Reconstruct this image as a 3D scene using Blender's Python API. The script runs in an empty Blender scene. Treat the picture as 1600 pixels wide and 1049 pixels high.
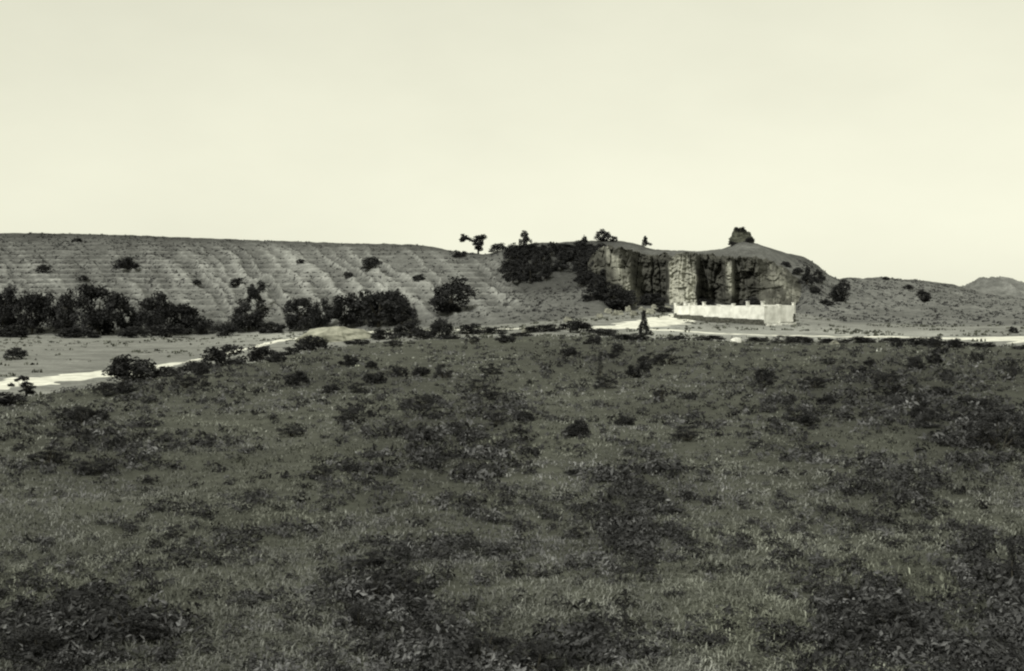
import bpy, math, random
import numpy as np

# ------------------------------------------------------------------ camera, sky, sun, exposure
SC = bpy.context.scene
COL = SC.collection
F, HOR, CAMZ = 2198.0, 470.0, 2.8            # focal length in photo pixels, horizon row, eye height
cam_d = bpy.data.cameras.new('camera'); cam = bpy.data.objects.new('camera', cam_d); COL.objects.link(cam)
cam_d.sensor_width = 36.0; cam_d.lens = 36.0 * F / 1600.0
cam_d.shift_y = -(524.5 - HOR) / 1600.0
cam_d.clip_start = 0.1; cam_d.clip_end = 12000.0
cam.location = (0, 0, CAMZ); cam.rotation_euler = (math.radians(90), 0, 0)
SC.camera = cam

SUN_EL = math.radians(50.0)
SUN_DIR = np.array([-0.57, -0.82]); SUN_DIR /= np.linalg.norm(SUN_DIR)      # horizontal direction towards the sun
W = bpy.data.worlds.new('World'); SC.world = W; W.use_nodes = True
nt = W.node_tree; nt.nodes.clear()
sky = nt.nodes.new('ShaderNodeTexSky'); sky.sky_type = 'NISHITA'; sky.sun_disc = False
sky.sun_elevation = SUN_EL; sky.sun_rotation = math.atan2(SUN_DIR[0], SUN_DIR[1])
sky.dust_density = 0.2; sky.air_density = 1.0; sky.ozone_density = 1.0
# an old blue sensitive plate: the sky's blue light, with a little of its red, makes the grey tone
sep = nt.nodes.new('ShaderNodeSeparateColor'); m1 = nt.nodes.new('ShaderNodeMath'); m1.operation = 'MULTIPLY'; m1.inputs[1].default_value = 0.86
bw = nt.nodes.new('ShaderNodeMath'); bw.operation = 'MULTIPLY_ADD'; bw.inputs[1].default_value = 0.14
nt.links.new(sky.outputs[0], sep.inputs[0]); nt.links.new(sep.outputs[2], m1.inputs[0]); nt.links.new(m1.outputs[0], bw.inputs[2])
tint = nt.nodes.new('ShaderNodeMix'); tint.data_type = 'RGBA'; tint.blend_type = 'MULTIPLY'
tint.inputs[0].default_value = 1.0; tint.inputs[7].default_value = (1.0, 0.995, 0.80, 1)
bg = nt.nodes.new('ShaderNodeBackground'); bg.inputs['Strength'].default_value = 0.133
wo = nt.nodes.new('ShaderNodeOutputWorld')
nt.links.new(sep.outputs[0], bw.inputs[0]); 
# a thin even veil of high haze with faint mottling
tc = nt.nodes.new('ShaderNodeTexCoord'); mp = nt.nodes.new('ShaderNodeMapping'); mp.inputs['Scale'].default_value = (1, 1, 2.2)
cn = nt.nodes.new('ShaderNodeTexNoise'); cn.inputs['Scale'].default_value = 5.0; cn.inputs['Detail'].default_value = 5.0; cn.inputs['Roughness'].default_value = 0.55
cr = nt.nodes.new('ShaderNodeMapRange'); cr.inputs['From Min'].default_value = 0.3; cr.inputs['From Max'].default_value = 0.7
cr.inputs['To Min'].default_value = 6.0; cr.inputs['To Max'].default_value = 6.9
veil = nt.nodes.new('ShaderNodeMix'); veil.data_type = 'FLOAT'; veil.inputs[0].default_value = 0.5
nt.links.new(tc.outputs['Generated'], mp.inputs[0]); nt.links.new(mp.outputs[0], cn.inputs['Vector']); nt.links.new(cn.outputs['Fac'], cr.inputs['Value'])
nt.links.new(bw.outputs[0], veil.inputs[2]); nt.links.new(cr.outputs[0], veil.inputs[3]); nt.links.new(veil.outputs[0], tint.inputs[6])
nt.links.new(tint.outputs[2], bg.inputs['Color']); nt.links.new(bg.outputs[0], wo.inputs['Surface'])

sl = bpy.data.lights.new('sun', 'SUN'); sl.energy = 3.6; sl.angle = math.radians(0.5); sl.color = (1.0, 0.985, 0.9)
so = bpy.data.objects.new('sun', sl); COL.objects.link(so); so.location = (-40, -60, 80)
ce = math.cos(SUN_EL)
from mathutils import Vector
so.rotation_euler = Vector((SUN_DIR[0]*ce, SUN_DIR[1]*ce, math.sin(SUN_EL))).to_track_quat('Z', 'Y').to_euler()

SC.view_settings.view_transform = 'Standard'; SC.view_settings.look = 'None'
SC.view_settings.exposure = 0.0; SC.view_settings.gamma = 1.0; SC.view_settings.use_curve_mapping = False
SC.render.engine = 'CYCLES'
SC.cycles.filter_width = 2.2                  # an old soft lens
SC.cycles.max_bounces = 5

# ------------------------------------------------------------------ helpers
R = np.random.default_rng(7)
random.seed(7)

def _hash(ix, iy, seed):
    n = (ix.astype(np.int64) * 374761393 + iy.astype(np.int64) * 668265263 + seed * 1442695041) & 0xffffffff
    n = ((n ^ (n >> 13)) * 1274126177) & 0xffffffff
    n = n ^ (n >> 16)
    return (n & 0xffff) / 65535.0

def vn(x, y, seed=0):
    x = np.asarray(x, float); y = np.asarray(y, float)
    ix = np.floor(x); iy = np.floor(y); fx = x - ix; fy = y - iy
    fx = fx*fx*(3-2*fx); fy = fy*fy*(3-2*fy)
    a = _hash(ix, iy, seed); b = _hash(ix+1, iy, seed); c = _hash(ix, iy+1, seed); d = _hash(ix+1, iy+1, seed)
    return (a*(1-fx)+b*fx)*(1-fy) + (c*(1-fx)+d*fx)*fy

def fbm(x, y, seed=0, octv=4):
    s = 0; a = 0.5; t = 0
    for k in range(octv):
        s = s + a*vn(x*2**k + 17.3*k, y*2**k - 9.1*k, seed+k); t += a; a *= 0.5
    return s/t

def ridged(x, y, seed=0):
    return 1 - np.abs(2*vn(x, y, seed) - 1)

def sstep(a, b, x):
    t = np.clip((np.asarray(x, float)-a)/(b-a), 0, 1); return t*t*(3-2*t)

def mesh_np(name, verts, faces, cols=None, smooth=False):
    verts = np.ascontiguousarray(verts, np.float32); faces = np.ascontiguousarray(faces, np.int32)
    me = bpy.data.meshes.new(name); nf, k = faces.shape
    me.vertices.add(len(verts)); me.vertices.foreach_set('co', verts.ravel())
    me.loops.add(nf*k); me.loops.foreach_set('vertex_index', faces.ravel())
    me.polygons.add(nf); me.polygons.foreach_set('loop_start', np.arange(0, nf*k, k, dtype=np.int32))
    me.polygons.foreach_set('use_smooth', np.full(nf, bool(smooth)))
    me.update(calc_edges=True)
    if cols is not None:
        cols = np.asarray(cols, np.float32)
        if cols.shape[1] == 3: cols = np.hstack([cols, np.ones((len(cols), 1), np.float32)])
        at = me.color_attributes.new('tint', 'FLOAT_COLOR', 'POINT'); at.data.foreach_set('color', np.ascontiguousarray(cols).ravel())
    me.validate()
    return me

def link(name, me, mat, parent=None):
    o = bpy.data.objects.new(name, me); COL.objects.link(o)
    if mat is not None and not me.materials: me.materials.append(mat)
    if parent is not None: o.parent = parent
    return o

def tag(o, label=None, cat=None, group=None, kind=None):
    if label: o['label'] = label
    if cat: o['category'] = cat
    if group: o['group'] = group
    if kind: o['kind'] = kind
    return o

def empty(name, loc=(0, 0, 0), rz=0.0):
    o = bpy.data.objects.new(name, None); o.empty_display_size = 0.3; COL.objects.link(o)
    o.location = loc; o.rotation_euler = (0, 0, rz); return o

# ------------------------------------------------------------------ materials
def mat_tint(name, rough=0.9, trans=0.0, noise=None):
    """colour from the mesh's own tint attribute (the plant's or the soil's real colour), with fine procedural grain"""
    m = bpy.data.materials.new(name); m.use_nodes = True; n = m.node_tree.nodes; l = m.node_tree.links
    p = n['Principled BSDF']; p.inputs['Roughness'].default_value = rough; p.inputs['Specular IOR Level'].default_value = 0.15
    a = n.new('ShaderNodeAttribute'); a.attribute_name = 'tint'
    out = a.outputs['Color']
    if noise:
        geo = n.new('ShaderNodeNewGeometry')
        for (sc, lo, hi) in noise:
            t = n.new('ShaderNodeTexNoise'); t.inputs['Scale'].default_value = sc; t.inputs['Detail'].default_value = 4
            t.inputs['Roughness'].default_value = 0.65
            r = n.new('ShaderNodeMapRange'); r.inputs['From Min'].default_value = 0.3; r.inputs['From Max'].default_value = 0.7
            r.inputs['To Min'].default_value = lo; r.inputs['To Max'].default_value = hi
            l.new(geo.outputs['Position'], t.inputs['Vector']); l.new(t.outputs['Fac'], r.inputs['Value'])
            mx = n.new('ShaderNodeMix'); mx.data_type = 'RGBA'; mx.blend_type = 'MULTIPLY'; mx.inputs[0].default_value = 1
            l.new(out, mx.inputs[6]); l.new(r.outputs[0], mx.inputs[7]); out = mx.outputs[2]
    l.new(out, p.inputs['Base Color'])
    if trans > 0:
        tr = n.new('ShaderNodeBsdfTranslucent'); ms = n.new('ShaderNodeMixShader'); ms.inputs[0].default_value = trans
        l.new(out, tr.inputs['Color']); l.new(p.outputs[0], ms.inputs[1]); l.new(tr.outputs[0], ms.inputs[2])
        l.new(ms.outputs[0], n['Material Output'].inputs['Surface'])
    return m

def mat_plain(name, c1, c2, scale=3.0, rough=0.9, bump=0.3):
    m = bpy.data.materials.new(name); m.use_nodes = True; n = m.node_tree.nodes; l = m.node_tree.links
    p = n['Principled BSDF']; p.inputs['Roughness'].default_value = rough; p.inputs['Specular IOR Level'].default_value = 0.2
    tc = n.new('ShaderNodeTexCoord'); t = n.new('ShaderNodeTexNoise'); t.inputs['Scale'].default_value = scale; t.inputs['Detail'].default_value = 6
    r = n.new('ShaderNodeValToRGB'); r.color_ramp.elements[0].position = 0.32; r.color_ramp.elements[1].position = 0.68
    r.color_ramp.elements[0].color = (*c1, 1); r.color_ramp.elements[1].color = (*c2, 1)
    l.new(tc.outputs['Object'], t.inputs['Vector']); l.new(t.outputs['Fac'], r.inputs[0]); l.new(r.outputs[0], p.inputs['Base Color'])
    b = n.new('ShaderNodeBump'); b.inputs['Strength'].default_value = bump; b.inputs['Distance'].default_value = 0.05
    l.new(t.outputs['Fac'], b.inputs['Height']); l.new(b.outputs[0], p.inputs['Normal'])
    return m

M_ground = mat_tint('meadow soil', noise=[(0.35, 0.75, 1.2), (2.5, 0.7, 1.25), (14, 0.75, 1.2)])
M_hill = mat_tint('hill turf', noise=[(0.12, 0.82, 1.15), (0.7, 0.68, 1.3), (2.6, 0.75, 1.25)])
M_cliff = mat_tint('cliff clay', noise=[(0.5, 0.75, 1.2), (3.0, 0.8, 1.2)])
M_leaf = mat_tint('foliage', rough=0.8, trans=0.12)
M_grass = mat_tint('grass blades', rough=0.8, trans=0.2)
M_bark = mat_plain('bark', (0.03, 0.028, 0.022), (0.07, 0.066, 0.055), 12)
M_road = mat_plain('pale road dust', (0.42, 0.42, 0.37), (0.74, 0.74, 0.66), 0.8, bump=0.2)
M_sand = mat_plain('pale sand', (0.12, 0.12, 0.095), (0.34, 0.34, 0.28), 0.9)
M_white = mat_plain('whitewash', (0.5, 0.5, 0.46), (0.82, 0.82, 0.77), 1.1, bump=0.25)
M_stone = mat_plain('dark field stone', (0.05, 0.05, 0.042), (0.11, 0.11, 0.095), 2.5)
M_rock = mat_plain('pale boulder', (0.1, 0.1, 0.085), (0.3, 0.3, 0.25), 2.0)
M_knob = mat_plain('dark knob rock', (0.025, 0.027, 0.02), (0.085, 0.088, 0.068), 1.6)

# ------------------------------------------------------------------ terrain heights, laid out by bearing (photo column) and distance
PX = np.concatenate([np.linspace(-1300, -360, 48)[:-1], np.arange(-360, 1961, 4.0), np.linspace(1960, 2900, 48)[1:]])
DD = np.concatenate([np.geomspace(1.5, 40, 90)[:-1], np.arange(40, 150, 1.0), np.arange(150, 200, 0.8), np.arange(200, 300, 0.42), np.arange(300, 330, 0.8), np.arange(330, 520, 6.0)])

def tab(pts):
    a = np.array(pts, float); v = np.interp(PX, a[:, 0], a[:, 1])
    return v
def z_of(py, d): return CAMZ - (py-HOR)/F*d

edge_d = tab([(-1300, 20), (-300, 34), (0, 43), (150, 48), (300, 59), (400, 68), (480, 82), (560, 95), (700, 106), (850, 116), (1000, 106), (1200, 98), (1400, 96), (1600, 84), (1900, 78), (2900, 60)])
low = tab([(-1300, -2.5), (300, -2.5), (480, -2.15), (600, -1.65), (700, -1.2), (850, -.5), (1000, -.5), (1200, -.6), (1450, -.5), (1600, -.3), (2900, -.3)])
l2b = np.array([(-1300, 165, 540), (0, 165, 540), (300, 165, 540), (480, 165, 531), (600, 165, 524), (700, 160, 520), (800, 160, 516), (900, 158, 512), (1000, 158, 511),
                (1060, 170, 505), (1130, 167, 510), (1193, 164, 511), (1250, 164, 512), (1320, 150, 518), (1450, 150, 518.5), (1600, 150, 517), (2900, 150, 517)], float)
foot = np.array([(-1300, 215, 524), (0, 215, 524), (300, 215, 524), (480, 210, 518), (600, 200, 515), (700, 195, 512), (800, 185, 508), (900, 185, 500), (1000, 195, 485),
                 (1060, 202, 480), (1190, 205, 479), (1240, 200, 490), (1320, 185, 505), (1450, 180, 510), (1600, 180, 510), (2900, 180, 510)], float)
mid = np.array([(-1300, 250, 440), (0, 250, 442), (300, 250, 442), (600, 240, 442), (700, 236, 438), (780, 236, 444), (850, 225, 441), (900, 225, 436), (950, 224, 410), (1000, 222, 406),
                (1060, 222, 404), (1190, 222, 404), (1240, 225, 432), (1300, 225, 456), (1400, 225, 470), (1600, 230, 480), (2900, 230, 482)], float)
crest = np.array([(-1300, 290, 372), (-300, 290, 364), (0, 290, 364), (100, 290, 364), (200, 290, 367), (300, 290, 371), (400, 290, 375), (500, 288, 378), (600, 286, 381), (650, 284, 382), (680, 282, 386),
                  (720, 276, 394), (760, 268, 396), (790, 262, 388), (810, 258, 383), (850, 252, 379), (900, 250, 378), (940, 247, 376), (970, 246, 376), (1000, 245, 382), (1015, 245, 389), (1040, 245, 391),
                  (1080, 245, 392), (1105, 245, 391), (1125, 245, 388), (1142, 245, 383), (1157, 245, 375), (1175, 245, 379), (1195, 245, 385), (1220, 245, 391), (1255, 245, 399), (1272, 246, 410), (1290, 250, 426), (1312, 260, 436), (1340, 272, 434),
                  (1380, 285, 433), (1420, 290, 436), (1460, 295, 440), (1490, 300, 446), (1510, 302, 453), (1560, 305, 464), (1620, 310, 469), (2000, 320, 470), (2900, 320, 470)], float)
cd = {}
pre_d = np.interp(PX, foot[:, 0], foot[:, 1])*.6+np.interp(PX, mid[:, 0], mid[:, 1])*.4
for nm, T in (('l2b', l2b), ('foot', foot), ('mid', mid), ('crest', crest)):
    d = np.interp(PX, T[:, 0], T[:, 1]); y = np.interp(PX, T[:, 0], T[:, 2]); cd[nm] = (d, z_of(y, d))
pre_z = cd['foot'][1]*.6+cd['mid'][1]*.4
kc = sstep(942, 960, PX)*(1-sstep(1235, 1262, PX))               # below the cliff the ground stays low up to its foot
pre_d = pre_d*(1-kc)+216*kc; pre_z = pre_z*(1-kc)+(cd['foot'][1]+.7)*kc
Z = np.zeros((len(PX), len(DD)))
for i in range(len(PX)):
    e = edge_d[i]; dc, zc = cd['crest'][0][i], cd['crest'][1][i]
    ds = [0, e-5, e, e+4, e+9, cd['l2b'][0][i], cd['foot'][0][i], pre_d[i], cd['mid'][0][i]+kc[i]*2, dc, dc+35, dc+140, 2000]
    zs = [0, 0, -.06, low[i]*.45, low[i], cd['l2b'][1][i], cd['foot'][1][i], pre_z[i], cd['mid'][1][i], zc, zc-2.0, -8.0, -9.0]
    Z[i] = np.interp(DD, ds, zs)
def smooth(A, n, axis):
    for _ in range(n):
        P = np.pad(A, [(1, 1) if a == axis else (0, 0) for a in range(2)], mode='edge')
        A = (np.take(P, range(0, A.shape[axis]), axis)+2*np.take(P, range(1, A.shape[axis]+1), axis)+np.take(P, range(2, A.shape[axis]+2), axis))/4
    return A
Z = smooth(Z, 12, 1); Z = smooth(Z, 3, 0)
GX = (PX[:, None]-800)/F*DD[None, :]; GY = np.broadcast_to(DD[None, :], GX.shape)
S = (DD[None, :]-cd['foot'][0][:, None])/(cd['crest'][0]-cd['foot'][0])[:, None]        # 0 at the hill foot, 1 at the crest
Sc = np.clip(S, 0, 1); bell = np.clip(4*Sc*(1-Sc), 0, 1)
onhill = sstep(0.0, 0.12, S)
PXm = PX[:, None]*np.ones_like(Z)
grow = sstep(3, 9, GY)
Z = Z + grow*(1-onhill)*((fbm(GX/3.1, GY/3.1, 3)-.5)*.22 + (fbm(GX/.8, GY/.8, 5, 2)-.5)*.08)
gc = (PXm + 135*Sc)/19.0 + (fbm(GX/9, GY/9, 21)-.5)*1.6
gul = ridged(gc, Sc*1.3, 11)**1.6
gul2 = ridged(gc*2.7+3, Sc*3.1, 12)
leftm = 1-sstep(760, 860, PXm)
gmask = bell*(0.35+0.65*sstep(150, 480, PXm))*leftm
Z = Z + gmask*(gul-.45)*1.15 + bell*(gul2-.5)*.45
Z = Z + onhill*((fbm(GX/7, GY/7, 31)-.5)*(1.1-.55*leftm)*(1-sstep(.9, 1.0, Sc)*(.25+.5*leftm)) + (fbm(GX/1.6, GY/1.6, 33, 3)-.5)*.38)
tread = np.sin(Z*2*math.pi/0.95 + 3.5*fbm(GX/9, GY/9, 41))*(.4+1.2*fbm(GX/5, GY/12, 42))
Z = Z + onhill*leftm*bell*.17*tread          # cattle treads along the slope

def H(px, d):
    """terrain height at a bearing and distance"""
    i = np.clip(np.searchsorted(PX, px)-1, 0, len(PX)-2); j = np.clip(np.searchsorted(DD, d)-1, 0, len(DD)-2)
    u = np.clip((px-PX[i])/(PX[i+1]-PX[i]), 0, 1); v = np.clip((d-DD[j])/(DD[j+1]-DD[j]), 0, 1)
    return (Z[i, j]*(1-u)+Z[i+1, j]*u)*(1-v)+(Z[i, j+1]*(1-u)+Z[i+1, j+1]*u)*v
def Hxy(x, y): return H(800+F*np.asarray(x)/np.asarray(y), np.asarray(y))
def hit(px, py, dmin=5.0):
    d = DD[DD > dmin]; z = H(np.full(len(d), float(px)), d); r = HOR+(CAMZ-z)/d*F
    k = np.argmax(r <= py) if (r <= py).any() else int(np.argmin(r))
    return float(d[k])
def point(px, d): return ((px-800)/F*d, d, float(H(np.array([float(px)]), np.array([float(d)]))[0]))

# ---- patches of taller weeds in the meadow (photo column, row, half width, half height, strength)
PATCH = [(690, 700, 130, 90, 1.0), (620, 780, 90, 40, .8), (760, 650, 70, 40, .9), (1000, 760, 85, 60, .9), (985, 840, 80, 40, .9), (1400, 610, 230, 60, 1.3), (1520, 670, 120, 60, 1.3), (1250, 690, 70, 40, .8), (1390, 770, 110, 50, .7),
         (160, 695, 120, 45, .9), (480, 590, 260, 28, .75), (930, 565, 140, 30, .9), (1390, 970, 110, 70, .9), (150, 995, 150, 45, 1.2), (790, 1030, 150, 45, 1.1), (390, 830, 100, 40, .5),
         (590, 950, 75, 50, .8), (1560, 960, 70, 110, .9), (650, 860, 160, 35, .5), (1080, 640, 90, 30, .6), (240, 615, 120, 18, .8), (1130, 560, 120, 18, .5), (1570, 570, 160, 30, .7)]
def weedy(px, py):
    w = 0
    for (cx, cy, rx, ry, s) in PATCH: w = np.maximum(w, s*np.exp(-(((px-cx)/rx)**2+((py-cy)/ry)**2)*0.9))
    return w
def rowflat(d): return HOR+CAMZ/d*F

# ---- the sheets: ground, and the hills as three bodies
GRASSC = np.array([1.0, 1.05, .85]); GREYC = np.array([1.0, 1.01, 1.03]); SOILC = np.array([1.0, .99, .80])
v_all = np.stack([GX, GY, Z], -1)
edge2 = edge_d[:, None]
lowland = sstep(0, 10, DD[None, :]-edge2)
wd = weedy(PXm, rowflat(np.maximum(GY, 2)))
terr_v = .055*(1-.45*np.clip(wd, 0, 1)) * (.8+.5*fbm(GX/2.2, GY/2.2, 51))
low_v = .18*(.78+.44*fbm(GX/9, GY/5, 52)) * (1-.28*sstep(.55, .75, fbm(GX/5, GY/3, 53)))
low_v = low_v + .11*np.exp(-((PXm-430)/60)**2-((DD[None, :]-190)/22)**2) + .09*sstep(960, 1030, PXm)*(1-sstep(1450, 1560, PXm))*np.exp(-((DD[None, :]-140)/22)**2)*(.5+fbm(GX/3, GY/6, 57))
hillbase = (.072+.014*sstep(250, 480, PXm)+.03*sstep(1240, 1330, PXm))*(.75+.5*fbm(GX/11, GY/11, 54))
soil = np.clip(gmask*gul**3.2*1.15 + leftm*bell*.42*sstep(.35, .95, tread)*(.4+fbm(GX/6, GY/10, 58)) + .22*sstep(.56, .76, fbm(GX/4.5, GY/7, 55))*bell, 0, 1)
hill_v = hillbase*(1-soil)+.25*soil
hill_v = hill_v*(1-.4*sstep(.86, 1.0, Sc))                        # turf on the rim is thicker and darker
wood = sstep(770, 820, PXm)*(1-sstep(930, 975, PXm))*sstep(.3, .5, Sc)
hill_v = hill_v*(1-wood)+.05*wood
gcol = (terr_v*(1-lowland))[..., None]*GRASSC + (low_v*lowland)[..., None]*np.array([1, 1.02, .95])
hcol = hill_v[..., None]*np.array([1, 1.02, .97])
nP, nD = Z.shape
idx = np.arange(nP*nD).reshape(nP, nD)
quads = np.stack([idx[:-1, :-1], idx[1:, :-1], idx[1:, 1:], idx[:-1, 1:]], -1)
qS = S[:-1, :-1]; qP = np.broadcast_to(PX[:-1, None], qS.shape)
def sheet(name, mask, mat, col, extra=None):
    q = quads[mask].reshape(-1, 4); used = np.unique(q); remap = np.zeros(nP*nD, np.int64); remap[used] = np.arange(len(used))
    v = v_all.reshape(-1, 3)[used]; c = col.reshape(-1, 3)[used]; q = remap[q]
    if extra is not None:
        ev, ef, ec = extra; q = np.vstack([q, ef+len(v)]); v = np.vstack([v, ev]); c = np.vstack([c, ec])
    return link(name, mesh_np(name, v, q, c, True), mat)
ftmask = qS < 0.0
ring = np.array([(-9000, -9000, -9.5), (9000, -9000, -9.5), (9000, 9000, -9.5), (-9000, 9000, -9.5), (-14, -14, -.25), (14, -14, -.25), (14, 1.9, -.25), (-14, 1.9, -.25)], float)
tag(sheet('ground', ftmask, M_ground, gcol, (ring, np.array([[0, 1, 2, 3], [4, 5, 6, 7]]), np.full((8, 3), .09))), 'rough grassy bottomland running from the meadow to the hills', 'ground', kind='structure')
tag(sheet('grassy_hill', (~ftmask) & (qP < 768), M_hill, hcol), 'long flat topped grassy hill with eroded gullies on the left', 'hill', kind='structure')
tag(sheet('bluff', (~ftmask) & (qP >= 768) & (qP < 1300), M_hill, hcol), 'wooded bluff with a turf cap above the bare cliff', 'bluff', kind='structure')
tag(sheet('low_hill', (~ftmask) & (qP >= 1300), M_hill, hcol), 'low pale grassy hill falling away right of the bluff', 'hill', kind='structure')

# far mound behind the low hill
def far_mound():
    nx, ny = 150, 90
    pxs = np.linspace(1440, 1760, nx); ds = np.linspace(330, 430, ny)
    A, D = np.meshgrid(pxs, ds, indexing='ij')
    top = np.interp(A, [1440, 1488, 1510, 1532, 1555, 1578, 1600, 1640, 1700, 1760], [470, 456, 447, 440, 437, 439, 446, 453, 462, 470])
    prof = np.sin(np.clip((D-330)/100, 0, 1)*math.pi)**.8
    zt = CAMZ-(top-HOR)/F*372
    X = (A-800)/F*D
    zz = -9+(zt+9)*prof + (ridged(X/3.6+D*.04, D/30, 61)-.5)*1.9*prof+(fbm(X/3, D/3, 62)-.5)*2.0*prof
    c = (.13*(.5+1.0*fbm(X/2.5, D/4, 63)))[..., None]*np.array([1, 1.02, .97])
    ii = np.arange(nx*ny).reshape(nx, ny)
    q = np.stack([ii[:-1, :-1], ii[1:, :-1], ii[1:, 1:], ii[:-1, 1:]], -1).reshape(-1, 4)
    o = link('distant_hill', mesh_np('distant_hill', np.stack([X, D, zz], -1).reshape(-1, 3), q, c.reshape(-1, 3), True), M_hill)
    tag(o, 'small pale hill far off behind the low right hand hill', 'hill', kind='structure')
far_mound()

# ------------------------------------------------------------------ the bare cliff
def cliff():
    us = np.arange(918, 1252, .9); nv = 130
    tp = np.interp(us, [918, 930, 945, 975, 995, 1010, 1040, 1090, 1130, 1190, 1215, 1240, 1252], [412, 394, 385, 386, 393, 397, 397, 398, 400, 404, 412, 428, 440])
    bp = np.interp(us, [918, 960, 1000, 1060, 1190, 1252], [478, 482, 484, 483, 482, 479])
    db = np.interp(us, [918, 935, 950, 966, 985, 997, 1008, 1040, 1046, 1088, 1094, 1126, 1134, 1143, 1149, 1186, 1196, 1222, 1252],
                   [217, 211.5, 206, 201.8, 203.5, 209, 213, 213, 205.8, 205.2, 212.5, 211.5, 207.2, 207.2, 211, 210, 211, 213, 217])
    U = us[:, None]*np.ones((1, nv)); t = np.linspace(0, 1, nv)[None, :]*np.ones((len(us), 1))
    face = np.clip(t/.8, 0, 1); back = np.clip((t-.8)/.2, 0, 1)
    zb = z_of(bp, db)[:, None]; ztop = z_of(tp, db+3)[:, None]
    z = zb-.6+(ztop-zb+.6)*face**.92 - back*1.2
    xm = U*.094
    bank = sstep(1178, 1205, U)                                 # at the right end the cliff breaks down into a rough slope
    col = sstep(1040, 1050, U)*(1-sstep(1082, 1092, U))          # the buttress is one smoother slab
    lean = 2.0+2.6*(1-sstep(990, 1010, U))+9*bank
    d = db[:, None] - 4.5*bank + lean*face**1.3 - (1.2+1.6*vn(xm*.7, 0*xm, 69))*(1-face)**3 + back*11
    wx = xm+.9*(fbm(xm*.6, z*.35, 70)-.5); rel = (1-back)*(1-.6*bank)
    d += (ridged(wx*.62, z*.06, 71)-.5)*-1.9*rel + (ridged(wx*1.7, z*.12, 72)-.5)*-.8*rel*(.3+1.4*vn(xm*.5, z*.4, 68)) + (ridged(wx*4.1, z*.3, 79)-.5)*-.22*rel
    d += (fbm(xm*.8, z*.8, 73)-.5)*1.3 + (fbm(xm*2.6, z*2.6, 74, 4)-.5)*1.0
    d += .45*np.floor(3*fbm(xm*.22, z*.8, 77))*(1-back)
    d += sstep(.86, 1, ridged(wx*.85+3, z*.07, 64))*1.3*rel*(1-.85*col) + sstep(.9, 1, ridged(wx*.3, z*.75+wx*.25, 63))*.7*rel*(1-.7*col)
    z = z + (fbm(xm*.9, d*.5, 75)-.5)*1.5*face
    x = (U-800)/F*d
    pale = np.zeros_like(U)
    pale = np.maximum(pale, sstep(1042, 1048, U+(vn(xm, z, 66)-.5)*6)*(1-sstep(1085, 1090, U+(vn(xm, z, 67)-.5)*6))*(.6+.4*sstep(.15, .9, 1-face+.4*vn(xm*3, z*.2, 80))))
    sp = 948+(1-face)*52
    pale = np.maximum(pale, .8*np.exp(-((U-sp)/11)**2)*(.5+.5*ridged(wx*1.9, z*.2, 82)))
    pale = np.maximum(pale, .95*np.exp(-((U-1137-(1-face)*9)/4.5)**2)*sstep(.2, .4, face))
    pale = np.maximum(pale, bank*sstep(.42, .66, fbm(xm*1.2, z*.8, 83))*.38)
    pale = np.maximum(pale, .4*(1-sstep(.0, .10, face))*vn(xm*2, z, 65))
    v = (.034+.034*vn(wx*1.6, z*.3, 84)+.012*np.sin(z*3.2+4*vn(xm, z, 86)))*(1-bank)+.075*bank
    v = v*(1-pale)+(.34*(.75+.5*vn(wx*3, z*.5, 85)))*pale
    turf = np.maximum(sstep(.84, .99, face+back+(fbm(xm*1.1, z, 87)-.5)*.45), bank*sstep(.5, .62, fbm(xm*.9, z*1.1, 88)))
    v = v*(1-turf)+.06*turf
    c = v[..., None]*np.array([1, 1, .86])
    nu = len(us); ii = np.arange(nu*nv).reshape(nu, nv)
    q = np.stack([ii[:-1, :-1], ii[1:, :-1], ii[1:, 1:], ii[:-1, 1:]], -1).reshape(-1, 4)
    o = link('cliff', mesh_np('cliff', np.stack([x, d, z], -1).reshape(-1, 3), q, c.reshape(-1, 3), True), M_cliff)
    tag(o, 'bare eroded clay cliff with one pale buttress behind the white walled enclosure', 'cliff', kind='structure')
cliff()

def dome(name, px, d, wm, hm, dm, mat, seed, rough=.15, sharp=1.0, n=28, zoff=0.0, rz=0.0):
    """an irregular mass standing on the terrain: rounded, lumpy, closed at the foot"""
    th = np.linspace(0, 2*math.pi, n, endpoint=False); ph = np.linspace(0, 1, n//2)
    T, P = np.meshgrid(th, ph, indexing='ij')
    r = np.sin(np.clip(P, 0, 1)*math.pi/2)**sharp; zz = np.cos(P*math.pi/2)
    k = 1+rough*4*(fbm(np.cos(T)*r*2+seed, np.sin(T)*r*2+zz*1.7, seed, 4)-.5)
    X = np.cos(T)*r*k*wm/2; Y = np.sin(T)*r*k*dm/2; ZZ = (zz*hm)*k - .15*hm*P
    ii = np.arange(n*(n//2)).reshape(n, n//2); jj = np.roll(ii, -1, 0)
    q = np.stack([ii[:, :-1], ii[:, 1:], jj[:, 1:], jj[:, :-1]], -1).reshape(-1, 4)
    o = link(name, mesh_np(name, np.stack([X, Y, ZZ], -1).reshape(-1, 3), q, None, False), mat)
    p = point(px, d); o.location = (p[0], p[1], p[2]+zoff); o.rotation_euler = (0, 0, rz); return o

# rock knob on the bluff's highest point
kn = empty('rock_knob', (0, 0, 0)); kp = point(1157, 244); kn.location = (kp[0], kp[1], kp[2]-.3)
tag(kn, 'dark blocky rock knob crowning the highest point of the bluff', 'rock knob')
for (dx, wm, hm, nm, sd, dz) in ((0, 4.2, 1.3, 'foot_ledge', 3, 0), (-.1, 2.7, 1.9, 'cap_block', 5, .75), (1.0, 1.6, 1.3, 'side_block', 8, .6)):
    o = dome(nm, 1157, 244, wm, hm, wm*.9, M_knob, sd, .17, .36, 24); o.parent = kn; o.location = (dx, 0, dz)

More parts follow.
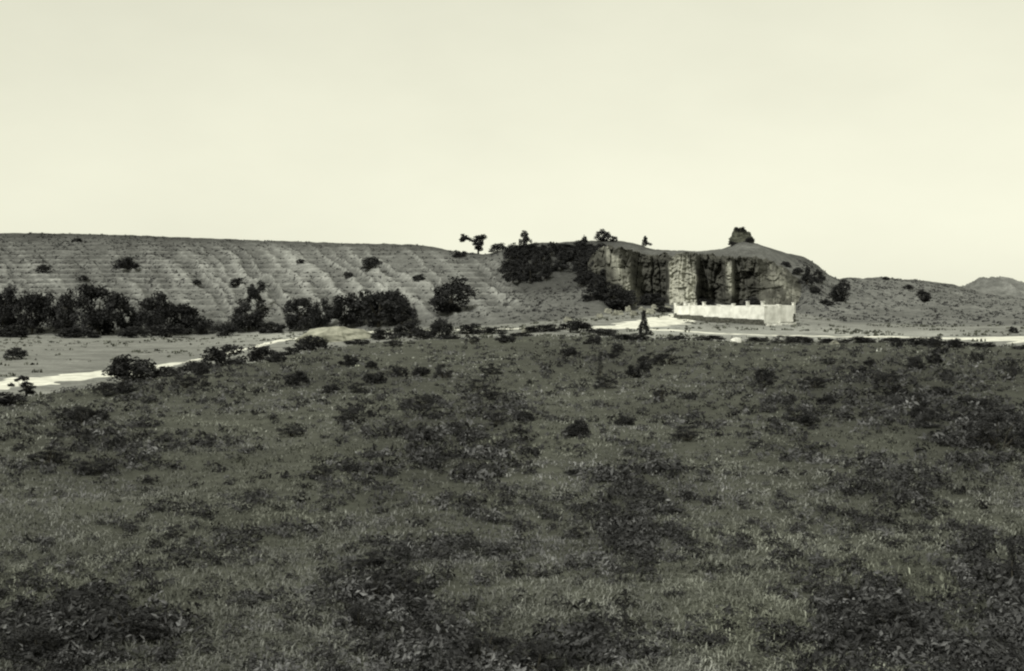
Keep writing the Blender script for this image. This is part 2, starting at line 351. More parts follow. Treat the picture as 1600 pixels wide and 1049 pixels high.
# ------------------------------------------------------------------ road, sand mound, pale bare ground
def catmull(P, n):
    P = np.array(P, float); P = np.vstack([2*P[0]-P[1], P, 2*P[-1]-P[-2]]); out = []
    for i in range(1, len(P)-2):
        t = np.linspace(0, 1, n, endpoint=False)[:, None]
        a, b, c, d = P[i-1], P[i], P[i+1], P[i+2]
        out.append(.5*((2*b)+(-a+c)*t+(2*a-5*b+4*c-d)*t*t+(-a+3*b-3*c+d)*t**3))
    out.append(P[-2][None]); return np.vstack(out)
def ribbon(name, pts, mat, label, lift=.05, seed=0):
    """pts: x, y, width"""
    C = catmull(pts, 26); xy = C[:, :2]; w = C[:, 2]
    tg = np.gradient(xy, axis=0); tg /= np.linalg.norm(tg, axis=1)[:, None]; nr = np.stack([-tg[:, 1], tg[:, 0]], 1)
    K = 9; s = np.linspace(-1, 1, K)
    ln = np.arange(len(C))
    ww = w[:, None]*.5*s[None, :]*(1+.75*(fbm(ln[:, None]*.22, np.sign(s)[None, :]*3+0*ln[:, None], seed)-.5)*2)
    X = xy[:, 0:1]+nr[:, 0:1]*ww; Y = xy[:, 1:2]+nr[:, 1:2]*ww
    ZZ = Hxy(X, Y)+lift-np.where(np.abs(s) > .99, lift+.06, 0)[None, :]-.03*(np.abs(np.abs(s)-.5) < .2)[None, :]
    ii = np.arange(len(C)*K).reshape(len(C), K)
    q = np.stack([ii[:-1, :-1], ii[1:, :-1], ii[1:, 1:], ii[:-1, 1:]], -1).reshape(-1, 4)
    o = link(name, mesh_np(name, np.stack([X, Y, ZZ], -1).reshape(-1, 3), q[:, ::-1], None, True), mat)
    return tag(o, label, 'road', kind='structure')
ribbon('road', [(-38, 60, 5), (-34, 76, 5.2), (-31.6, 90, 5.4), (-29.5, 104, 4.2), (-28, 118, 1.1), (-27.5, 140, 1.0), (-27, 168, 2.0), (-22, 184, 4), (-12, 180, 2), (-5, 171, 1.4), (3, 163, 2.4), (8.6, 153, 5), (13, 158, 8), (16.5, 166, 8), (19.5, 174, 6), (22, 186, 2)],
       M_road, 'pale dusty road curving along the bottomland to the white enclosure')
ribbon('side_road', [(12.5, 153, 3.0), (16, 142, 1.4), (22, 134, .9), (29, 130, 1.0), (36, 125, 3), (41, 118, 14), (46, 112, 20), (56, 100, 20)],
       M_road, 'pale side road crossing behind the meadow towards the right edge', seed=5)
tag(dome('sand_mound', 522, hit(522, 533), 8.4, 1.5, 5, M_sand, 21, .13, .8, 40), 'pale rounded sand mound beside the road in front of the tree belt', 'mound', kind='structure')

# ------------------------------------------------------------------ plants
def tube(pts, rad, seg=6):
    pts = np.array(pts, float); v = []; f = []
    for k, (p, r) in enumerate(zip(pts, rad)):
        a = pts[min(k+1, len(pts)-1)]-pts[max(k-1, 0)]; a /= np.linalg.norm(a)+1e-9
        u = np.cross(a, [0.3, 1, .1]); u /= np.linalg.norm(u); w = np.cross(a, u)
        for s in range(seg):
            t = 2*math.pi*s/seg; v.append(p+r*(math.cos(t)*u+math.sin(t)*w))
    for k in range(len(pts)-1):
        for s in range(seg):
            f.append((k*seg+s, k*seg+(s+1) % seg, (k+1)*seg+(s+1) % seg, (k+1)*seg+s))
    return np.array(v), np.array(f)
def tubes(name, lst):
    V = []; Fc = []; n = 0
    for (p, r) in lst:
        v, f = tube(p, r); V.append(v); Fc.append(f+n); n += len(v)
    return mesh_np(name, np.vstack(V), np.vstack(Fc), None, True)
def leaf_cloud(name, rng, centres, radii, n, size, base, flat=.55, colr=GREYC, narrow=1.0):
    k = rng.choice(len(centres), n, p=radii**2/np.sum(radii**2)); dr = rng.normal(size=(n, 3)); dr /= np.linalg.norm(dr, axis=1)[:, None]
    rr = radii[k]*rng.uniform(.35, 1.12, n)
    p = centres[k]+dr*rr[:, None]*np.array([1, 1, .85]); p[:, 2] = np.maximum(p[:, 2], .015)
    nn = dr*flat+rng.normal(size=(n, 3))*(.5); nn /= np.linalg.norm(nn, axis=1)[:, None]
    a = np.cross(nn, rng.normal(size=(n, 3))); a /= np.linalg.norm(a, axis=1)[:, None]; b = np.cross(nn, a)
    s = size*rng.uniform(.55, 1.5, n)[:, None]
    v = np.stack([p-a*s, p-b*s*.55*narrow+nn*s*.2, p+a*s, p+b*s*.55*narrow+nn*s*.2], 1).reshape(-1, 3)
    cl = rng.uniform(.6, 1.45, len(centres))
    val = base*cl[k]*rng.uniform(.7, 1.35, n)
    c = np.repeat(val[:, None]*colr*rng.uniform(.93, 1.07, (n, 1)), 4, 0)
    return mesh_np(name, v, np.arange(4*n).reshape(-1, 4), c)

PROTO = {}
def make_proto(kind, i):
    rng = np.random.default_rng(abs(hash((len(kind), ord(kind[0]), ord(kind[-1]), i))) % 99991)
    wood_l = []
    if kind == 'tree' or kind == 'round':
        K = 40 if kind == 'tree' else 54
        d = rng.normal(size=(K, 3)); d /= np.linalg.norm(d, axis=1)[:, None]
        r = rng.uniform(.35, 1.0, K)**.6
        zc, rz, rx = (.49, .46, .45) if kind == 'tree' else (.47, .47, .45)
        c = d*r[:, None]*np.array([rx, rx, rz])*(rng.uniform(.72, 1.12, (K, 1)) if kind == 'tree' else rng.uniform(.86, 1.04, (K, 1)))+np.array([0, 0, zc])
        lob = rng.uniform(-.12, .12, 2); c[:, 0] += lob[0]*(c[:, 2]-.4); c[:, 1] += lob[1]*(c[:, 2]-.4)
        c[:, 2] = np.maximum(c[:, 2], .07)
        rad = rng.uniform(.09, .17, K)
        crown = leaf_cloud('crown', rng, c, rad, 3800, .030, .023)
        top = np.array([rng.uniform(-.05, .05), rng.uniform(-.05, .05), .62])
        wood_l.append(([(0, 0, -.03), (.01, 0, .14), tuple(top*.6), tuple(top)], [.038, .03, .02, .008]))
        for k in range(7):
            q = c[rng.integers(K)]; s = np.array([0, 0, rng.uniform(.15, .4)]); wood_l.append(([s, (s+q)/2+np.array([0, 0, -.03]), q], [.016, .011, .004]))
        return ('trunk', tubes('trunk', wood_l), crown)
    if kind == 'juniper':
        K = 34; z = rng.uniform(.1, .93, K)**.9; a = rng.uniform(0, 2*math.pi, K); prof = np.interp(z, [0, .2, .55, 1], [.34, .42, .3, .03])*rng.uniform(.3, 1.15, K)
        c = np.stack([np.cos(a)*prof, np.sin(a)*prof, z], 1); rad = np.interp(z, [0, .5, 1], [.14, .13, .06])*rng.uniform(.7, 1.2, K)
        crown = leaf_cloud('crown', rng, c, rad, 2300, .032, .024)
        wood_l.append(([(0, 0, -.03), (.01, 0, .4), (0, .01, .85)], [.035, .022, .006]))
        for k in range(5):
            q = c[rng.integers(K)]; s = np.array([0, 0, q[2]*.6]); wood_l.append(([s, (s+q)/2, q], [.012, .008, .003]))
        return ('trunk', tubes('trunk', wood_l), crown)
    if kind == 'lobed':
        K = 26; c = np.stack([rng.normal(size=K)*.13+.14, rng.normal(size=K)*.13, rng.uniform(.12, .9, K)], 1); c[:7] = rng.normal(size=(7, 3))*.06+np.array([-.38, 0, .76]); c[7:10] = np.array([(-.22, 0, .72), (-.1, 0, .66), (0, 0, .62)])
        crown = leaf_cloud('crown', rng, c, rng.uniform(.08, .14, K), 2300, .034, .019)
        wood_l.append(([(.12, 0, -.03), (.12, 0, .4), (.16, 0, .85)], [.04, .03, .01])); wood_l.append(([(.12, 0, .45), (-.12, 0, .66), (-.4, 0, .8)], [.04, .032, .02]))
        return ('trunk', tubes('trunk', wood_l), crown)
    if kind == 'scraggly':
        K = 15; d = rng.normal(size=(K, 3)); d /= np.linalg.norm(d, axis=1)[:, None]
        c = d*rng.uniform(.5, 1, (K, 1))*np.array([.42, .42, .42])+np.array([0, 0, .55]); c[:, 2] = np.clip(c[:, 2], .15, .92)
        rad = rng.uniform(.06, .13, K); crown = leaf_cloud('crown', rng, c, rad, 1700, .03, .021)
        wood_l.append(([(0, 0, -.03), (.03, 0, .25), (-.02, .02, .6)], [.03, .024, .008]))
        for k in range(9):
            q = c[k]; s = np.array([0, 0, rng.uniform(.1, .4)]); wood_l.append(([s, (s+q)/2+np.array([0, 0, -.04]), q], [.014, .01, .004]))
        return ('trunk', tubes('trunk', wood_l), crown)
    if kind == 'shrub':
        K = 30; a = rng.uniform(0, 2*math.pi, K); rr = np.sqrt(rng.uniform(0, 1, K)); z = rng.uniform(.1, .8, K)*(1-.45*rr**2)
        c = np.stack([np.cos(a)*rr*.4, np.sin(a)*rr*.4, z], 1); rad = rng.uniform(.09, .18, K)
        crown = leaf_cloud('foliage', rng, c, rad, 2300, .034, .022)
        for k in range(8):
            q = c[k]; wood_l.append(([(rng.uniform(-.04, .04), rng.uniform(-.04, .04), -.03), q*.5+np.array([0, 0, .03]), q], [.016, .011, .004]))
        return ('stem', tubes('stem', wood_l), crown)
    if kind == 'sage':
        K = 36; a = rng.uniform(0, 2*math.pi, K); rr = np.sqrt(rng.uniform(0, 1, K)); z = rng.uniform(.1, .95, K)*(1-.5*rr**2)
        c = np.stack([np.cos(a)*rr*.45, np.sin(a)*rr*.45, z], 1); rad = rng.uniform(.06, .14, K)
        crown = leaf_cloud('foliage', rng, c, rad, 3000, .028, .028, .6, GREYC, .6)
        for k in range(16):
            q = c[k]*1.06; wood_l.append(([(rng.uniform(-.05, .05), rng.uniform(-.05, .05), -.03), q*.5+np.array([0, 0, .03]), q], [.011, .008, .003]))
        return ('stem', tubes('stem', wood_l), crown)
    if kind == 'stalk':
        K = 16; z = np.linspace(.15, .97, K); c = np.stack([rng.uniform(-.22, .22, K)*(1-z*.6), rng.uniform(-.22, .22, K)*(1-z*.6), z], 1)
        crown = leaf_cloud('foliage', rng, c, rng.uniform(.06, .15, K), 700, .034, .026, .3, GREYC, .6)
        wood_l.append(([(0, 0, -.03), (.02, 0, .5), (0, 0, .97)], [.03, .02, .008]))
        return ('stem', tubes('stem', wood_l), crown)
NPROTO = {'tree': 5, 'round': 1, 'juniper': 4, 'scraggly': 3, 'lobed': 1, 'shrub': 5, 'sage': 4, 'stalk': 2}
count = {}
def plant(kind, px, py, w, h, name, label, cat, group=None, d=None, rz=None, up=0.0):
    i = count.get(kind, 0); count[kind] = i+1; i = i % NPROTO[kind]
    if (kind, i) not in PROTO: PROTO[(kind, i)] = make_proto(kind, i)
    wn, wm, cm = PROTO[(kind, i)]
    if d is None: d = hit(px, py)
    p = point(px, d); sw = w*d/F; sh = h*d/F
    r = empty(name, (p[0], p[1], p[2]-.03*sh+up), random.uniform(0, 6.28) if rz is None else rz); r.scale = (sw, sw, sh)
    link(wn, wm, M_bark, r); link(cm.name.split('.')[0], cm, M_leaf, r)
    return tag(r, label, cat, group)

BELT = 'trees in the dark belt at the foot of the grassy hill'
for a in [
    ('tree', 6, 522, 62, 80, 'tree under the hill cut off by the left edge of the picture'),
    ('tree', 50, 523, 60, 84, 'tall dark tree second from the left edge under the grassy hill'),
    ('tree', 98, 523, 52, 74, 'dark tree just left of the broadest tree in the belt'),
    ('tree', 152, 525, 92, 90, 'broadest and tallest dark tree of the belt under the hill'),
    ('tree', 202, 522, 50, 52, 'low dark tree tucked right of the broadest tree in the belt'),
    ('tree', 240, 525, 64, 76, 'tall dark tree two places right of the broadest belt tree'),
    ('tree', 284, 523, 54, 62, 'rounded dark tree near the right end of the left belt'),
    ('shrub', 316, 523, 40, 38, 'last low bushy tree at the right end of the left belt'),
    ('tree', 388, 518, 62, 52, 'dark tree in the gap between the two tree clusters, below the scraggly one'),
    ('tree', 468, 517, 54, 58, 'leftmost tree of the cluster behind the pale sand mound'),
    ('tree', 502, 516, 44, 54, 'narrow dark tree standing directly behind the pale sand mound'),
    ('tree', 540, 514, 68, 60, 'wide dark tree behind the right half of the sand mound'),
    ('tree', 592, 512, 86, 74, 'largest tree of the cluster right of the sand mound'),
    ('tree', 628, 508, 46, 48, 'smaller tree leaning on the right side of the largest mound cluster tree')]:
    plant(a[0], a[1], a[2], a[3], a[4], 'tree', a[5], 'tree', BELT)
plant('scraggly', 404, 484, 52, 52, 'scraggly_tree', 'thin scraggly tree on the hillside above the gap in the belt', 'tree')
plant('round', 705, 488, 82, 58, 'round_tree', 'big round dark tree alone on the slope between hill and bluff', 'tree')

LOWS = 'low shrubs at the foot of the hills'
for (px, py, w, h, lb) in [
    (20, 527, 60, 26, 'low dark shrub at the foot of the trees by the left edge'), (122, 528, 70, 26, 'low wide shrub in front of the broadest belt tree'), (205, 528, 60, 24, 'low shrub in front of the short belt tree'), (262, 527, 70, 28, 'spreading shrub in front of two right hand belt trees'),
    (352, 525, 52, 28, 'low shrub filling the gap right of the left belt'), (425, 521, 48, 26, 'low shrub left of the mound cluster'), (600, 531, 46, 26, 'dark shrub on the road bank right of the sand mound'),
    (640, 529, 52, 40, 'tall shrub below the round slope tree, left one of two'), (688, 529, 46, 38, 'tall shrub below the round slope tree, right one of two'), (664, 531, 40, 20, 'small shrub between the two tall shrubs below the round tree'),
    (735, 523, 44, 24, 'low shrub by the road right of the round tree'), (772, 522, 44, 16, 'flat low shrub at the mouth of the hollow')]:
    plant('shrub', px, py, w, h, 'shrub', lb, 'shrub', LOWS)

HS = 'small bushes dotted over the grassy hill'
for (px, py, w, h, lb) in [
    (197, 421, 44, 26, 'largest dark bush on the face of the left hill'), (67, 426, 24, 15, 'small bush high on the far left of the hill face'), (580, 420, 34, 24, 'dark bush on the hill face above the mound cluster'),
    (371, 447, 28, 17, 'bush on the hill face just left of the scraggly tree'), (718, 402, 26, 16, 'bush at the right shoulder of the grassy hill'), (131, 441, 18, 12, 'tiny bush above the broadest belt tree'),
    (308, 446, 16, 11, 'tiny bush above the right end of the left belt'), (545, 434, 18, 12, 'tiny bush below the dark hill face bush'), (470, 412, 16, 10, 'tiny bush high on the middle of the hill face'), (120, 378, 18, 9, 'tiny bush just under the left hill rim'), (655, 440, 22, 15, 'small bush on the gullied slope left of the round tree')]:
    plant('shrub', px, py, w, h, 'hillside_bush', lb, 'bush', HS)

BOT = 'shrubs along the road and meadow bank'
for (k, px, py, w, h, d, lb) in [
    ('shrub', 24, 563, 40, 24, None, 'lone dark shrub on the pale flat beyond the road'), ('shrub', 206, 597, 96, 56, 62, 'big dark shrub hiding the road bend'), ('shrub', 348, 579, 84, 52, 78, 'dense domed shrub by the meadow bank, larger of the neighbouring pair'),
    ('shrub', 414, 561, 64, 38, 88, 'low domed shrub right of the dense larger one'), ('shrub', 306, 584, 62, 24, 64, 'flat shrub on the bank left of the dense domed shrub'), ('shrub', 486, 546, 62, 32, 98, 'loose shrub in front of the pale sand mound'),
    ('scraggly', 42, 606, 56, 36, 52, 'thin scraggly shrub in front of the bright road at left'), ('shrub', 10, 634, 70, 28, None, 'dark low shrub on the bank at the left edge'), ('shrub', 455, 548, 36, 18, 95, 'small shrub at the left of the loose mound shrub'),
    ('shrub', 258, 604, 60, 30, 50, 'low dark shrub on the bank below the road bend')]:
    if d: d = float(np.interp(px, PX, edge_d))-1.2
    plant(k, px, py, w, h, 'bank_shrub', lb, 'shrub', BOT, d)

MID = 'shrubs near the enclosure and cliff'
for (k, px, py, w, h, d, lb) in [
    ('shrub', 850, 519, 62, 17, None, 'flat dark shrub at the left end of the thicket by the road'), ('shrub', 902, 520, 64, 24, None, 'largest dark shrub of the thicket left of the bright road bend'), ('shrub', 944, 525, 48, 15, None, 'flat shrub at the right end of the roadside thicket'),
    ('round', 962, 480, 72, 42, 200, 'broad dark tree in the shade at the foot of the pale spur'), ('shrub', 928, 474, 44, 24, 200, 'dark bush left of the broad tree at the spur foot'),
    ('shrub', 985, 531, 66, 15, None, 'flat shrub around the foot of the slim upright juniper'), ('shrub', 1175, 478, 38, 28, 198, 'dark bush against the cliff behind the enclosure wall'), ('shrub', 1216, 479, 36, 16, 192, 'low bush peeping over the right end of the enclosure wall'),
    ('shrub', 1018, 480, 46, 26, 203, 'dark bush in the recess between the spur and the pale buttress'), ('shrub', 1104, 480, 34, 18, 203, 'dark bush at the foot of the dark cliff right of the buttress'), ('shrub', 1140, 481, 26, 12, 202, 'low bush at the cliff foot below the pale fin'),
    ('shrub', 1036, 486, 34, 13, 190, 'low bush at the foot of the pale buttress'), ('shrub', 1058, 532, 40, 9, None, 'very flat bush in front of the pale ground below the enclosure')]:
    plant(k, px, py, w, h, 'bush' if k == 'shrub' else 'tree', lb, 'bush' if k == 'shrub' else 'tree', MID, d)
plant('juniper', 1006, 530, 25, 48, 'slim_juniper', 'slim upright dark juniper in front of the bright road bend', 'tree', rz=.4)

SKY = 'small trees standing on the bluff skyline'
for (k, px, py, w, h, lb) in [
    ('lobed', 742, 405, 44, 34, 'crooked two lobed tree on the dip of the skyline'), ('shrub', 778, 402, 30, 18, 'low bush beside the crooked skyline tree'), ('juniper', 820, 388, 22, 27, 'slim tree alone on the skyline left of the grove top'),
    ('juniper', 913, 381, 15, 13, 'tiny tree on the skyline left of the square tree'), ('round', 942, 380, 28, 21, 'square dark tree on the skyline above the pale spur'), ('shrub', 959, 379, 15, 12, 'tiny bush right of the square skyline tree'), ('juniper', 1008, 391, 18, 19, 'small leaning tree on the skyline right of the spur')]:
    dc = float(np.interp(px, crest[:, 0], crest[:, 1]))
    plant(k, px, py, w, h, 'skyline_tree' if k != 'shrub' else 'skyline_bush', lb, 'tree' if k != 'shrub' else 'bush', SKY, dc-1.0, 0.0 if k == 'lobed' else None)

RT = 'junipers on the slopes right of the cliff'
for (k, px, py, w, h, lb) in [
    ('juniper', 1262, 447, 30, 32, 'dark juniper on the steep right end of the bluff'), ('juniper', 1279, 443, 24, 24, 'smaller juniper just right of the one on the bluff end'), ('round', 1313, 472, 34, 37, 'round dark juniper standing clear on the slope right of the bluff'),
    ('shrub', 1291, 477, 26, 14, 'flat bush at the left foot of the round clear juniper'), ('round', 1444, 472, 27, 20, 'round bush alone on the low right hill'), ('shrub', 1420, 452, 20, 10, 'small bush high on the low right hill'),
    ('shrub', 1384, 438, 13, 7, 'tiny bush on the rim of the low right hill'), ('shrub', 1584, 521, 18, 14, 'small bush above the pale side road by the right edge'), ('shrub', 1203, 426, 18, 13, 'upper small bush on the broken slope at the cliff end'), ('shrub', 1216, 438, 20, 13, 'lower small bush on the broken slope at the cliff end'), ('shrub', 1236, 452, 16, 10, 'tiny bush at the foot of the broken slope'), ('shrub', 1246, 430, 20, 14, 'bush high on the rounded right shoulder of the bluff'), ('shrub', 1228, 418, 18, 11, 'bush just under the turf rim at the cliff end'), ('shrub', 1272, 458, 22, 13, 'low bush below the dark juniper of the bluff end')]:
    plant(k, px, py, w, h, 'juniper' if k != 'shrub' else 'bush', lb, 'juniper' if k != 'shrub' else 'bush', RT)

plant('shrub', 1156, 0, 21, 12, 'knob_shrub', 'dark shrub growing over the top of the rock knob', 'shrub', None, 243.6, None, 1.75)
plant('shrub', 1145, 0, 16, 10, 'knob_shrub', 'small shrub at the left foot of the rock knob', 'shrub', None, 241.8)
plant('shrub', 1171, 0, 18, 10, 'knob_shrub', 'small shrub at the right foot of the rock knob', 'shrub', None, 241.8)

# the dense grove on the bluff's left face
gr = np.random.default_rng(5); n = 0
cells = [(px, py) for (px, py) in ((926, 452), (942, 464), (918, 440), (934, 432), (928, 416), (908, 448), (938, 448), (936, 402), (922, 428), (944, 420))]+[(px, py) for py in (393, 401, 410, 420, 430, 440) for px in range(798, 946, 17)]
for (px, py) in cells:
    px += gr.uniform(-7, 7); py += gr.uniform(-4, 4)
    lo = np.interp(px, [790, 805, 840, 900, 940], [440, 446, 444, 440, 452])
    if (py > lo and px < 905) or (px < 905 or py < 400) and gr.uniform() < .2 or px < 795+max(0, (412-py)*.8): continue
    plant('juniper' if gr.uniform() < .6 else 'shrub', px, py, gr.uniform(26, 42), min(gr.uniform(22, 32), py-376+gr.uniform(-6, 2)), 'grove_juniper', 'dark juniper crowded in the grove on the left face of the bluff', 'juniper', 'junipers of the bluff grove', None)

EDG = 'low shrubs along the far rim of the meadow'
for (px, w, h) in [(560, 50, 12), (700, 44, 12), (815, 40, 10), (1110, 56, 11), (1185, 44, 10), (1245, 50, 15), (1300, 46, 12), (1345, 60, 14), (1395, 50, 11), (1438, 60, 16), (1490, 54, 12), (1535, 44, 12), (1600, 40, 8)]:
    e = float(np.interp(px, PX, edge_d))-2
    plant('shrub', px, 0, w, h, 'rim_shrub', 'low dark shrub in the broken row along the far rim of the meadow', 'shrub', EDG, e)

FG = 'dark shrubs scattered in the meadow'
for (k, px, py, w, h, lb) in [
    ('sage', 550, 660, 60, 24, 'flat black shrub alone in the pale grass left of the weed patch'), ('sage', 503, 755, 40, 30, 'small dark tuft at the left fringe of the middle weed patch'),
    ('sage', 586, 965, 56, 60, 'dark shrub left of the darkest one in the lower middle meadow'), ('sage', 630, 948, 50, 44, 'darkest compact shrub in the lower middle meadow'), ('sage', 560, 990, 80, 44, 'spreading shrub below the compact dark one'),
    ('sage', 574, 893, 56, 28, 'flat dark shrub above the pair in the lower middle meadow'), ('sage', 78, 735, 80, 34, 'spreading dark shrub near the left edge of the meadow'), ('sage', 145, 742, 60, 30, 'shrub right of the spreading one near the left edge'),
    ('sage', 1560, 705, 100, 64, 'large dark shrub at the right edge of the meadow'), ('stalk', 1582, 925, 48, 82, 'tall dark stalky shrub low on the right edge'), ('stalk', 976, 1010, 26, 66, 'single dark upright stalk in the lower meadow'),
    ('sage', 948, 608, 44, 26, 'dark shrub on the meadow below the slim juniper'), ('stalk', 938, 600, 22, 48, 'upright stalk rising behind the dark meadow shrub'), ('sage', 1044, 572, 56, 30, 'rounded shrub far out on the meadow right of the slim juniper'),
    ('sage', 905, 842, 36, 24, 'small dark tuft left of the right middle weed patch'), ('sage', 1075, 690, 60, 28, 'low shrub above the right middle weed patch'), ('sage', 1250, 660, 56, 26, 'low shrub left of the broad dark weeds at right'),
    ('sage', 190, 612, 60, 26, 'shrub on the meadow just below the road bend shrub'), ('sage', 735, 870, 34, 16, 'tiny dark tuft below the middle weed patch'), ('sage', 275, 850, 40, 24, 'small dark tuft in the left middle grass'),
    ('sage', 60, 1025, 120, 60, 'wide dark shrub in the bottom left corner'), ('sage', 200, 1010, 130, 60, 'wide dark shrub right of the bottom left corner one'), ('sage', 760, 1050, 110, 56, 'dark shrub at the bottom edge near the middle'),
    ('sage', 840, 1060, 90, 56, 'dark shrub at the bottom edge right of the middle one'), ('sage', 1400, 1010, 110, 56, 'dark shrub in the lower right meadow'), ('sage', 1330, 960, 70, 40, 'smaller shrub up left of the lower right one')]:
    plant(k, px, py, w, h, 'meadow_shrub' if k == 'sage' else 'weed_stalk', lb, 'shrub' if k == 'sage' else 'weed', FG)

fr = np.random.default_rng(11); nf = 0
while nf < 70:                                                   # small shrubs over the far half of the meadow
    px = fr.uniform(60, 1590); py = 535+150*fr.uniform()**1.5; d = F*CAMZ/(py-HOR)
    if d > np.interp(px, PX, edge_d)-1 or fr.uniform() > .2+float(weedy(px, py)): continue
    sc = .75+.5*(py-535)/150
    plant('sage' if fr.uniform() < .5 else 'shrub', px, py, fr.uniform(24, 48)*sc, fr.uniform(17, 30)*sc, 'small_shrub', 'small dark shrub among the many dotting the far half of the meadow', 'shrub', 'small shrubs over the far half of the meadow', d)
    nf += 1

# ------------------------------------------------------------------ grass and weeds of the meadow
def strips(name, base, hgt, wid, bend, ang, val, colr, label, cat, mat):
    """one blade per row: two lower corners, two at mid height, one tip"""
    n = len(base); ca, sa = np.cos(ang), np.sin(ang)
    side = np.stack([ca, sa, 0*ca], 1)*wid[:, None]*.5; fw = np.stack([-sa, ca, 0*ca], 1)
    m = base+fw*(bend*.35)[:, None]; m[:, 2] += hgt*.6
    t = base+fw*bend[:, None]; t[:, 2] += hgt*(1-.3*np.clip(bend/np.maximum(hgt, .01), 0, 1.5))
    v = np.stack([base-side, base+side, m+side*.8, m-side*.8, t], 1).reshape(-1, 3)
    k = np.arange(n)[:, None]*5
    f = np.concatenate([k+[[0, 1, 2]], k+[[0, 2, 3]], k+[[3, 2, 4]]], 0)
    c = np.repeat(val[:, None]*colr, 5, 0)
    o = link(name, mesh_np(name, v, f, c), mat)
    return tag(o, label, cat, kind='stuff')

def meadow_points(n, p0, p1, rowpow=1.0):
    px = R.uniform(-900, 2500, n); py = p0+(p1-p0)*R.uniform(0, 1, n)**rowpow
    d = F*CAMZ/(py-HOR)
    e = np.interp(px, PX, edge_d)
    k = d < e+2
    return px[k], py[k], d[k]

def grass():
    tx, ty, td = meadow_points(80000, 518, 1150)
    w = weedy(tx, ty)
    X = (tx-800)/F*td
    dens = .35+.9*fbm(X/1.3, td/1.3, 91)
    k = R.uniform(0, 1, len(tx)) < dens*(1-.45*np.clip(w, 0, 1))
    tx, td, X, w = tx[k], td[k], X[k], w[k]
    nb = 6; n = len(tx)*nb
    r = lambda a: np.repeat(a, nb)
    spread = (.05+.0022*r(td))*np.abs(R.normal(size=n)); a0 = R.uniform(0, 2*math.pi, n)
    x = r(X)+np.cos(a0)*spread; y = r(td)+np.sin(a0)*spread*1.5
    z = Hxy(x, y)-.01
    tall = r(R.uniform(.55, 1.25, len(tx))); h = tall*R.uniform(.025, .075, n)*(1+.008*r(td))
    wid = np.maximum(.011, .00075*y)*R.uniform(.7, 1.4, n)
    tv = r(R.uniform(.6, 1.4, len(tx))*(.3+1.4*fbm(X/4, td/6, 92))*(.45+1.1*fbm(X/.3, td/.45, 94, 2)))
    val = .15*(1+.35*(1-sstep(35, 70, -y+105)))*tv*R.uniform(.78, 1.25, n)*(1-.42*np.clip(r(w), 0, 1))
    dead = R.uniform(0, 1, n) < .07; val[dead] *= 1.4
    mixc = np.clip(r(fbm(X/3, td/4, 93))*2-.5, 0, 1)[:, None]
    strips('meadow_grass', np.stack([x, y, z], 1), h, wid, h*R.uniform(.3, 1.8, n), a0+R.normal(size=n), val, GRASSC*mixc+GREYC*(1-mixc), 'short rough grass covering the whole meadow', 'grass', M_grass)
grass()

def weeds():
    tx, ty, td = meadow_points(69000, 519, 1130)
    w = weedy(tx, ty); X = (tx-800)/F*td
    cl = sstep(.34, .60, fbm(X/.8, td/1.3, 95, 3)); far = 1-sstep(560, 700, ty)
    k = R.uniform(0, 1, len(tx)) < (w*.55*cl + (.09+.26*far)*(.3+.7*cl))
    tx, td, X, w = tx[k], td[k], X[k], np.clip(w[k], 0, 1)
    nbs = np.where(td < 22, 44, np.where(td < 40, 26, 16)); r = lambda a: np.repeat(a, nbs)
    m = len(tx); n = int(nbs.sum())
    rad = R.uniform(.05, .15, m)*(.7+.4*w)*(1+.018*td)
    dr = R.normal(size=(n, 3)); dr[:, 2] = np.abs(dr[:, 2])*.9; dr /= np.linalg.norm(dr, axis=1)[:, None]
    p = np.stack([r(X), r(td), 0*r(X)], 1)+dr*(r(rad)*R.uniform(.3, 1.15, n))[:, None]*np.array([1, 1, .95])
    p[:, 2] += Hxy(p[:, 0], p[:, 1])+.01
    nn = dr*.7+R.normal(size=(n, 3))*.55+np.array([0, 0, .2]); nn /= np.linalg.norm(nn, axis=1)[:, None]
    a = np.cross(nn, R.normal(size=(n, 3))); a /= np.linalg.norm(a, axis=1)[:, None]; b = np.cross(nn, a)
    s = (np.maximum(r(rad)*(.34-.0*r(td))*np.where(r(nbs) > 40, .62, .85), .0008*p[:, 1])*R.uniform(.5, 1.5, n))[:, None]
    v = np.stack([p-a*s, p-b*s*.42+nn*s*.2, p+a*s, p+b*s*.42+nn*s*.2], 1).reshape(-1, 3)
    pv = .8*np.exp(R.normal(size=m)*.35)*(.5+1.0*fbm(X/1.5, td/2.5, 99)); pale = R.uniform(0, 1, m) < .30; pv[pale] *= 2.5
    c = np.repeat((.040*r(pv)*R.uniform(.7, 1.35, n))[:, None]*GREYC, 4, 0)
    tag(link('meadow_weeds', mesh_np('meadow_weeds', v, np.arange(4*n).reshape(-1, 4), c), M_grass), 'patches of taller dark leafy weeds in the meadow', 'weeds', kind='stuff')
weeds()

